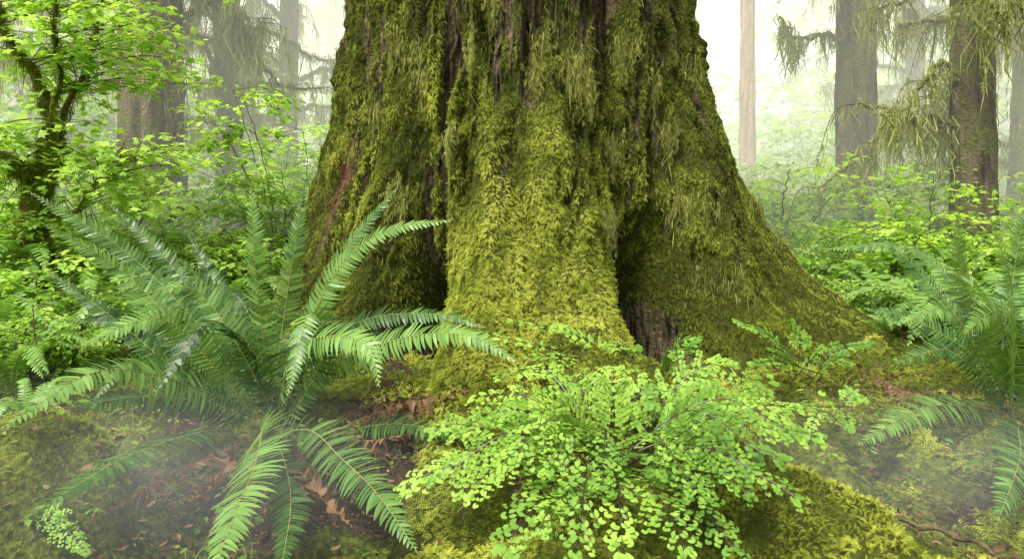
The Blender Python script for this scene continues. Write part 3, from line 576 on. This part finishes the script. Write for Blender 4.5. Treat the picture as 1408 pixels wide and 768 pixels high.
conifer('conifer_tree',px2x(1420,11.5),11.5,14,.33,38,1.8,10,2.2,'conifer smothered in hanging moss curtains',M_barkM)
conifer('conifer_tree',px2x(1255,16),16,16,.2,34,2,14,2.2,'hazy conifer with drooping mossy boughs',M_barkA)
protos=[conifer('conifer_tree',px2x(20,24),24,18,.4,40,3,16,3.2,'faint conifer standing in bright mist',M_barkA,dens=.7),
        conifer('conifer_tree',px2x(1130,34),34,18,.35,38,5,16,3.,'faint conifer standing in bright mist',M_barkA,dens=.7),
        conifer('conifer_tree',px2x(460,31),31,18,.35,40,3,16,3.2,'faint conifer standing in bright mist',M_barkA,dens=.7)]
def copytree(e,x,y,s,rot):
    n=e.copy();bpy.context.scene.collection.objects.link(n);n.location=(x,y,-.1);n.scale=(s,)*3;n.rotation_euler=(0,0,rot)
    for c in e.children:
        k=c.copy();bpy.context.scene.collection.objects.link(k);k.parent=n
for i,(px,d) in enumerate([(170,22),(270,26),(350,29),(-60,19),(80,30),(440,36),(210,35),(150,42),(320,42),(1200,26),(1290,28),(1370,24),(1440,20),(980,46),(1240,38),(1330,36),(1420,34),(30,40),(400,46),(1500,26),(-120,26),(480,52),(1190,52)]):
    copytree(protos[i%3],px2x(px,d),d,rng.uniform(.9,1.2),rng.uniform(0,6.28))

# near mossy vine maple
e=empty('vine_maple_tree',tuple(W(45,300,6.6)*np.array([1,1,0])),'twisted moss-wrapped vine maple with bright green leaves','tree')
loc=np.array(e.location);bt=B();bl=B();bm=B()
limbs=[([(35,470,6.6),(45,330,6.6),(60,240,6.6),(72,180,6.6)],.15,.10),([(72,185,6.6),(55,120,6.5),(20,60,6.4),(-20,-20,6.3)],.05,.015),([(72,185,6.6),(100,130,6.7),(130,60,6.8),(140,-40,6.9)],.03,.01),([(60,240,6.6),(20,230,6.4),(-40,180,6.2)],.08,.045),([(72,180,6.6),(80,90,6.4),(70,-20,6.2)],.02,.01),([(45,300,6.6),(100,290,6.5),(150,230,6.4),(190,215,6.3)],.014,.006)]
tips=[]
for pts,r0,r1 in limbs:
    C=curve(wp(pts),40);C+=.02*np.stack([noise(np.arange(40)*.3,k*9.,s=2) for k in range(3)],-1)
    V,q=tube(C,np.linspace(r0,r1,40),14);V=V+.015*noise(V[:,0]*9,V[:,1]*9,V[:,2]*9)[:,None]*1.;bt.add(V,q,.5);tips.append(C)
    m=int(3600*r0/.1);ii=rng.integers(0,40,m);a=rng.uniform(0,6.28,m);rad=np.interp(ii,[0,39],[r0,r1])
    n_=nrm(np.stack([np.cos(a),np.sin(a),rng.normal(0,.4,m)],-1));addsprigs(bm,C[ii]+n_*rad[:,None]+rng.normal(0,.012,(m,3)),n_,rng.uniform(.025,.055,m),.48+rng.normal(0,.15,m),.8,.5,.4,SV4,SP4)
    m=int(350*r0/.1);ii=rng.integers(0,40,m);strands(bm,C[ii]+rng.normal(0,.02,(m,3)),rng.uniform(.08,.3,m),rng.uniform(.002,.006,m),.5+rng.normal(0,.15,m))
for i in range(160):
    C=tips[rng.integers(1,6)];P0=C[rng.integers(10,40)];a=rng.uniform(0,6.28);o=np.array([math.cos(a),math.sin(a)*.8,0])*rng.uniform(.3,1.2)+np.array([.22,.10,.05])
    Ct=curve([P0,P0+o*.5+np.array([0,0,.1]),P0+o+np.array([0,0,rng.uniform(-.2,.15)])],14);V,q=tube(Ct,np.linspace(.006,.0015,14),4);bt.add(V,q,.3)
    spray(bl,Ct,24,.12,MV,MP,.68)
for bb,nm,ms,sm_ in ((bt,'trunk',[M_barkM],True),(bl,'crown',[M_leaf],False),(bm,'moss_coat',[M_moss],False)):
    ob=bb.make(nm,ms,smooth=sm_,loc=tuple(loc));ob.parent=e;ob.location=(0,0,0)

# ---------------------------------------------------------------- haze in the forest beyond, and low wisps of mist
def fogmat(name,sig,col,st,soft=False):
    m=bpy.data.materials.new(name);m.use_nodes=True;nt=m.node_tree;nt.nodes.clear();o=nt.nodes.new('ShaderNodeOutputMaterial')
    ab=nt.nodes.new('ShaderNodeVolumeAbsorption');ab.inputs['Density'].default_value=sig;ab.inputs['Color'].default_value=(0,0,0,1)
    em=nt.nodes.new('ShaderNodeEmission');em.inputs['Color'].default_value=(*col,1);em.inputs['Strength'].default_value=sig*st  # fog glows by itself, standing in for daylight scattered in it
    if soft:
        L=nt.links.new;tc=nt.nodes.new('ShaderNodeTexCoord');gr=nt.nodes.new('ShaderNodeTexGradient');gr.gradient_type='SPHERICAL';L(tc.outputs['Object'],gr.inputs[0])
        p=nt.nodes.new('ShaderNodeMath');p.operation='POWER';L(gr.outputs['Fac'],p.inputs[0]);p.inputs[1].default_value=1.3
        for nd,sock,v in ((ab,'Density',sig),(em,'Strength',sig*st)):
            mu=nt.nodes.new('ShaderNodeMath');mu.operation='MULTIPLY';L(p.outputs[0],mu.inputs[0]);mu.inputs[1].default_value=v;L(mu.outputs[0],nd.inputs[sock])
    ad=nt.nodes.new('ShaderNodeAddShader');nt.links.new(ab.outputs[0],ad.inputs[0]);nt.links.new(em.outputs[0],ad.inputs[1]);nt.links.new(ad.outputs[0],o.inputs['Volume'])
    return m
def box(name,x0,y0,z0,x1,y1,z1,m):
    b=B();b.add(np.array([(x0,y0,z0),(x1,y0,z0),(x1,y1,z0),(x0,y1,z0),(x0,y0,z1),(x1,y0,z1),(x1,y1,z1),(x0,y1,z1)]),np.array([(3,2,1,0),(4,5,6,7),(0,1,5,4),(1,2,6,5),(2,3,7,6),(3,0,4,7)]))
    ob=b.make(name,[m]);ob['kind']='structure'
box('mist',-90,7.8,-1,90,95,16,fogmat('forest_haze',.038,(.98,1.,.81),1.6))
fw=fogmat('ground_mist',.22,(.90,.95,.90),1.2,True)
sb=B();u,v=np.meshgrid(np.linspace(0,2*np.pi,32,endpoint=False),np.linspace(.001,np.pi-.001,18))
sb.add(np.stack([np.cos(u)*np.sin(v),np.sin(u)*np.sin(v),np.cos(v)],-1).reshape(-1,3),gridq(18,32,True)[:,::-1])
so_=sb.make('ground_mist',[fw],smooth=True);mme=so_.data;bpy.data.objects.remove(so_)
for (px,py,d,rx,ry,rz) in [(170,660,2.6,1.4,.8,.42),(1330,660,3.0,1.4,.8,.42)]:
    o=bpy.data.objects.new('ground_mist',mme);bpy.context.scene.collection.objects.link(o);o.location=W(px,py,d);o.scale=(rx,ry,rz);o['kind']='stuff';o['label']='thin wisp of white mist drifting low over the ground'

# ---------------------------------------------------------------- light, world, camera
w=bpy.data.worlds.new('World');bpy.context.scene.world=w;w.use_nodes=True;nt=w.node_tree;bg=nt.nodes['Background']
sk=nt.nodes.new('ShaderNodeTexSky');sk.sky_type='NISHITA';sk.sun_disc=False;sk.sun_elevation=math.radians(58);sk.sun_rotation=math.radians(215);sk.dust_density=6;sk.air_density=1.2
hs=nt.nodes.new('ShaderNodeHueSaturation');hs.inputs['Saturation'].default_value=.1;hs.inputs['Value'].default_value=1.8;nt.links.new(sk.outputs[0],hs.inputs['Color']);nt.links.new(hs.outputs[0],bg.inputs['Color']);bg.inputs['Strength'].default_value=.15
sl=bpy.data.lights.new('sun','SUN');sl.energy=4.6;sl.angle=math.radians(12);sl.color=(1,.96,.88);so=bpy.data.objects.new('sun',sl);bpy.context.scene.collection.objects.link(so)
el,az=math.radians(58),math.radians(215)
sd=Vector((math.sin(az)*math.cos(el),math.cos(az)*math.cos(el),math.sin(el)));so.rotation_euler=sd.to_track_quat('Z','Y').to_euler()
cam=bpy.data.cameras.new('camera');cam.lens=36*F/1408;cam.sensor_width=36;cam.shift_y=-94/1408;cam.clip_end=600;cam.clip_start=.05
co=bpy.data.objects.new('camera',cam);co.location=(0,0,H);co.rotation_euler=(math.pi/2,0,0);bpy.context.scene.collection.objects.link(co);bpy.context.scene.camera=co
sc=bpy.context.scene;sc.view_settings.view_transform='Standard';sc.view_settings.look='None';sc.view_settings.exposure=0
